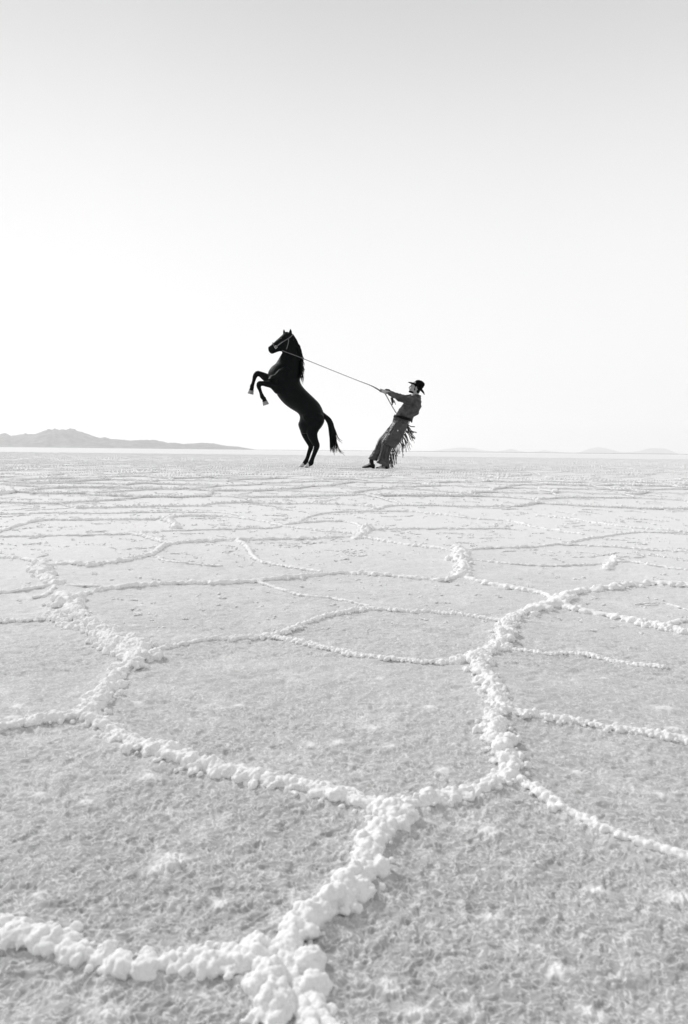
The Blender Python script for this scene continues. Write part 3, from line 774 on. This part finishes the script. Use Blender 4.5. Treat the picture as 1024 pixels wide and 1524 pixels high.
# shirt
b = MB()
edge_loft(b, [(700,276,772,290,.075),(655,298,780,315,.15),(612,335,783,355,.20),(578,390,772,420,.205),(545,440,748,482,.19),(508,480,700,512,.175),(494,500,664,540,.17)], Z2, power=2.3)
tube(b, [P2(700,348,-.14,48),P2(650,345,-.18,46),P2(590,332,-.18,40),P2(530,312,-.155,36),P2(475,283,-.115,32),P2(425,254,-.075,23),P2(412,248,-.065,24)], n=16)
tube(b, [P2(680,315,.14,46),P2(635,312,.17,43),P2(575,300,.16,37),P2(515,282,.125,33),P2(460,258,.085,28),P2(415,236,.05,22),P2(402,234,.045,22)], n=16)
edge_loft(b, [(640,500,700,490,.12),(655,530,688,530,.10),(668,560,682,560,.07),(674,576,680,576,.05)], Z2)     # loose tail of the shirt
sh = b.build('shirt', M['shirt'], man, MR)
wt = bpy.data.textures.new('folds', 'CLOUDS'); wt.noise_scale = .09; wt.noise_depth = 1
FOLD = [('REMESH', dict(mode='VOXEL', voxel_size=.006)), ('SMOOTH', dict(factor=.5, iterations=3)), ('DISPLACE', dict(texture=wt, strength=.05, mid_level=.5))]
baked(sh, FOLD); sh.data.materials.clear(); sh.data.materials.append(M['shirt'])
c_ = MB(); tube(c_, [(*(Z2(735 + 40*math.cos(a), 284 + 6*math.cos(a)) + Vector((0, .072*math.sin(a), 0))), .016, .012) for a in [2*math.pi*j/14 for j in range(15)]], n=8, sub=1)
cl = c_.build('collar', M['shirt'], sh, MR)
# fringe hanging under the near sleeve
s = MB()
for k in range(7):
    x0 = 448 + k*3.2; ps = []
    for q in np.linspace(0, 1, 4):
        p = Z2(x0 + q*(12 + k*3), 312 + q*R.uniform(45, 78)); p.y = D - .11 + k*.004; ps.append(p)
    tube(s, [(*p, .006, .0035) for p in ps], n=6, sub=2)
s.build('sleeve_tassel', M['fringe'], sh, MR)
# belt
b = MB()
edge_loft(b, [(488,492,674,540,.2),(482,504,668,556,.206),(478,514,660,566,.2)], Z2, power=2.3)
be = b.build('belt', M['belt'], man, MR)
b = MB(); c = Z2(493, 500); c.y = D; b.ell(c, (Vector((.008, 0, 0)), Vector((0, .04, 0)), Vector((-.006, 0, .028)))); b.build('buckle', M['metal'], be, MR)
# chaps: two leather legs, each with its fringe, and trousers seat
def chap(st, yo, pw=2.4):
    b = MB(); edge_loft(b, st, Z2, y0=yo, power=pw); o = b.build('chaps_leg', M['chaps'], man, MR)
    baked(o, FOLD); o.data.materials.clear(); o.data.materials.append(M['chaps']); return o
b = MB(); edge_loft(b, [(492,510,654,553,.166),(476,548,645,590,.175),(462,585,630,625,.17),(452,610,610,650,.12)], Z2, power=2.3)
tr = b.build('trousers', M['shirt'], man, MR); baked(tr, FOLD); tr.data.materials.clear(); tr.data.materials.append(M['shirt'])
cf = chap([(465,580,610,620,.10),(392,680,520,730,.10),(326,765,440,820,.09),(290,840,385,860,.085),(250,910,345,930,.085),(212,968,310,1000,.09)], .10)
b = MB()
edge_loft(b, [(350,765,480,820,.085),(340,850,446,895,.085),(326,920,434,955,.085),(305,985,430,1020,.095),(296,1012,430,1066,.10)], Z2, y0=-.10, power=2.3)
edge_loft(b, [(482,556,640,592,.10),(442,640,606,668,.12),(395,720,558,768,.125),(350,782,494,850,.125),(345,798,482,856,.12)], Z2, y0=-.10, power=2.6)
for pts in ([(372,800),(352,880),(330,950),(306,1010)], [(405,815),(385,900),(372,970),(362,1045)], [(440,830),(425,920),(412,1000),(408,1060)]):
    tube(b, [P2(x, y, -.185, 6, 12) for x, y in pts], n=8)
for pts in ([(520,575),(480,650),(440,730),(400,800)], [(580,600),(560,680),(520,760)]):
    tube(b, [P2(x, y, -.205, 6, 10) for x, y in pts], n=8)
cn = b.build('chaps_leg', M['chaps'], man, MR)
baked(cn, [('REMESH', dict(mode='VOXEL', voxel_size=.006)), ('SMOOTH', dict(factor=.5, iterations=2)), ('DISPLACE', dict(texture=wt, strength=.03, mid_level=.5))])
cn.data.materials.clear(); cn.data.materials.append(M['chaps'])
# raised front seam on each leg
for par, pts, yo in ((cn, [(512,566),(455,650),(400,725),(362,785),(345,870),(332,940),(312,1000)], -.2), (cf, [(462,590),(390,688),(330,768),(290,850),(222,960)], .02)):
    s = MB(); tube(s, [P2(x, y, yo if yo > 0 else yo - 0.0, 3.5) for x, y in pts], n=6, sub=3); s.build('seam', M['seam'], par, MR)
def fringe(par, roots, yo, cnt, seed, lift=1.):
    rs = np.random.RandomState(seed); s = MB()
    for k in range(cnt):
        u = (k + rs.uniform(0, 1))/cnt*(len(roots)-1.001); i = int(u); t = u-i
        x = roots[i][0]*(1-t)+roots[i+1][0]*t; y = roots[i][1]*(1-t)+roots[i+1][1]*t
        f = u/(len(roots)-1)
        L = rs.uniform(90, 190)*(1 if f < .75 else .8); blow = (rs.uniform(15, 75)*(1-f)**1.5 + rs.uniform(-14, 40))*lift
        yy = yo + rs.uniform(-.05, .05); ps = []
        for q in np.linspace(0, 1, 5):
            xx = x - 6 + blow*q**.8 + 5*math.sin(q*4+k); yz = min(y + (L - abs(blow)*.35)*q**1.15, 1066 + rs.uniform(-5, 4))
            p = Z2(xx, yz); p.y = D + yy + .02*math.sin(q*3+k*2); ps.append(p)
        w_ = rs.uniform(.004, .008)
        tube(s, [(*p, w_*(1-.35*j/4), w_*.45) for j, p in enumerate(ps)], n=6, sub=2, latax=Vector((rs.uniform(-.5, .5), 1, 0)))
    s.build('fringe', M['fringe'], par, MR)
fringe(cn, [(632,600),(610,680),(580,745),(540,800),(480,860),(452,900),(446,960),(438,1000)], -.11, 50, 5)
fringe(cf, [(600,650),(560,720),(510,790),(470,850),(440,900)], .10, 18, 8)
# long blown strips at the hip
s = MB()
for pts in ([(628,618),(650,650),(680,675),(722,686)], [(630,630),(650,680),(678,725),(706,756)], [(625,640),(642,690),(668,730),(700,752)], [(636,608),(665,622),(702,624)], [(600,690),(612,730),(626,778)], [(574,720),(574,780),(590,850)], [(622,640),(655,672),(690,690)]):
    tube(s, [P2(x, y, -.12, 5, 2.5) for x, y in pts], n=6, sub=3)
s.build('fringe', M['fringe'], cn, MR)
for x, y in ((516,668), (497,690)):
    s = MB(); c = Z2(x, y); c.y = D - .212; s.ell(c, (Vector((.014, 0, 0)), Vector((0, .006, 0)), Vector((0, 0, .018)))); s.build('concho', M['metal'], cn, MR)
# boots
def boot(pts_shaft, toe, heel, yo):
    bt = MB(); tube(bt, [P2(x, y, yo, r) for x, y, r in pts_shaft], n=16)
    ax_, hx = toe[0], heel[0]
    a = P2(hx - 8, 1048, yo, 20, 19)
    tube(bt, [P2(heel[0]-20, heel[1]-24, yo, 23, 21), P2(heel[0]-60, heel[1]-22, yo, 20, 22), P2((toe[0]+heel[0])/2-10, heel[1]-12, yo, 14, 22), P2(toe[0]+20, toe[1]-3, yo, 9, 15), P2(toe[0]+4, toe[1]-4, yo, 5, 6)], n=16)
    o = bt.build('boot', M['boot'], man, MR)
    baked(o, [('REMESH', dict(mode='VOXEL', voxel_size=.005)), ('SMOOTH', dict(factor=.5, iterations=2))]); o.data.materials.clear(); o.data.materials.append(M['boot'])
    # heel block and sole
    s = MB(); p = Z2(heel[0]-20, heel[1]); c = Vector((p.x, D+yo, 0)); ring = []
    for z_, k_ in ((-.002, .9), (.035, 1.1)):
        ring.append([c + Vector((math.cos(q)*.032*k_, math.sin(q)*.03*k_, z_)) for q in [2*math.pi*j/12 for j in range(12)]])
    s.loft(ring); s.build('heel', M['belt'], o, MR)
boot([(246,975,24),(242,1000,24),(246,1022,24)], (138,1067), (282,1072), .10)
boot([(402,985,24),(404,1010,24),(404,1030,24)], (284,1070), (426,1072), -.10)
# hat
hb = Z2(735, 196); hb.y = D; ht_a = rad(36)
fx = Vector((-math.cos(ht_a), 0, math.sin(ht_a))); fz = Vector((math.sin(ht_a), 0, math.cos(ht_a)))
hat = MB(); n_ = 36; rings = []
for (r, z_, cr) in ((.74, .000, 0), (.80, .070, 0), (.74, .125, 1), (.56, .150, 1), (.28, .140, 1), (.05, .128, 1)):
    rg = []
    for j in range(n_):
        a = 2*math.pi*j/n_
        dent = 0
        q = hb + fx*(math.cos(a)*.122*r*(1.02)) + uy*(math.sin(a)*.100*r) + fz*(z_ - (.022*math.cos(a)*cr if math.cos(a) > 0 else 0) )
        rg.append(q)
    rings.append(rg)
hat.loft(rings)
rings = []
for (r, dz) in ((.50, .006), (.75, .004), (1.0, .0), (1.01, -.004), (.75, -.003), (.50, -.002)):
    rg = []
    for j in range(n_):
        a = 2*math.pi*j/n_
        curl = .028*abs(math.sin(a))**2.2*max(0, r-.5)*2 - .018*abs(math.cos(a))**4*max(0, r-.5)*2
        rg.append(hb + fx*(math.cos(a)*.197*r) + uy*(math.sin(a)*.155*r) + fz*(dz + curl))
    rings.append(rg)
n0 = len(hat.v)
rings.append(rings[0]); hat.loft(rings, cap=False)
hat.build('hat', M['felt'], man, MR)

# ------------------------------------------------------------------ rope
rp = MB()
def RP(px, py, yo, r): p = at_depth(px, py, D); return (p.x, D+yo, p.z, r)
tube(rp, [RP(421,522.6,-.07,.008), RP(428,526.2,-.150,.008), RP(438,530,-.178,.008), RP(447,533.3,-.158,.008), RP(456,536.6,-.115,.0065), RP(490,550.0,-.07,.006), RP(530,565.6,-.03,.006), RP(551,573.5,-.01,.0085), RP(560,578.0,0,.013), RP(566,581.5,.01,.013), RP(571,583.8,-.045,.013), RP(574,588,-.06,.010), RP(580,599.5,-.09,.0085), RP(585,608.5,-.11,.0085), RP(589,615,-.12,.0085)], n=8, sub=5)
p0 = at_depth(456, 536.6, D); rr0 = Vector((p0.x, D, p0.z))
ro = rp.build('lead_rope', M['rope'], None, rr0); ro.location = rr0
tag(ro, 'thin taut rope stretched from the rearing horse halter to the leaning man hands', 'rope')

# ------------------------------------------------------------------ haze
bpy.ops.mesh.primitive_cube_add(size=1, location=(0, 0, 0))
hz = bpy.context.object; hz.name = 'haze'; hz.scale = (150000, 150000, 2001); hz.location = (0, 0, 2001/2 - 1)
hm = bpy.data.materials.new('haze_air'); hm.use_nodes = True; t = hm.node_tree; t.nodes.clear()
mo = t.nodes.new('ShaderNodeOutputMaterial'); pv = t.nodes.new('ShaderNodeVolumePrincipled')
pv.inputs['Color'].default_value = (.97, .97, .97, 1); pv.inputs['Density'].default_value = 3.4e-5; pv.inputs['Anisotropy'].default_value = 0.3
t.links.new(pv.outputs[0], mo.inputs['Volume']); hz.data.materials.append(hm)
tag(hz, kind='stuff')
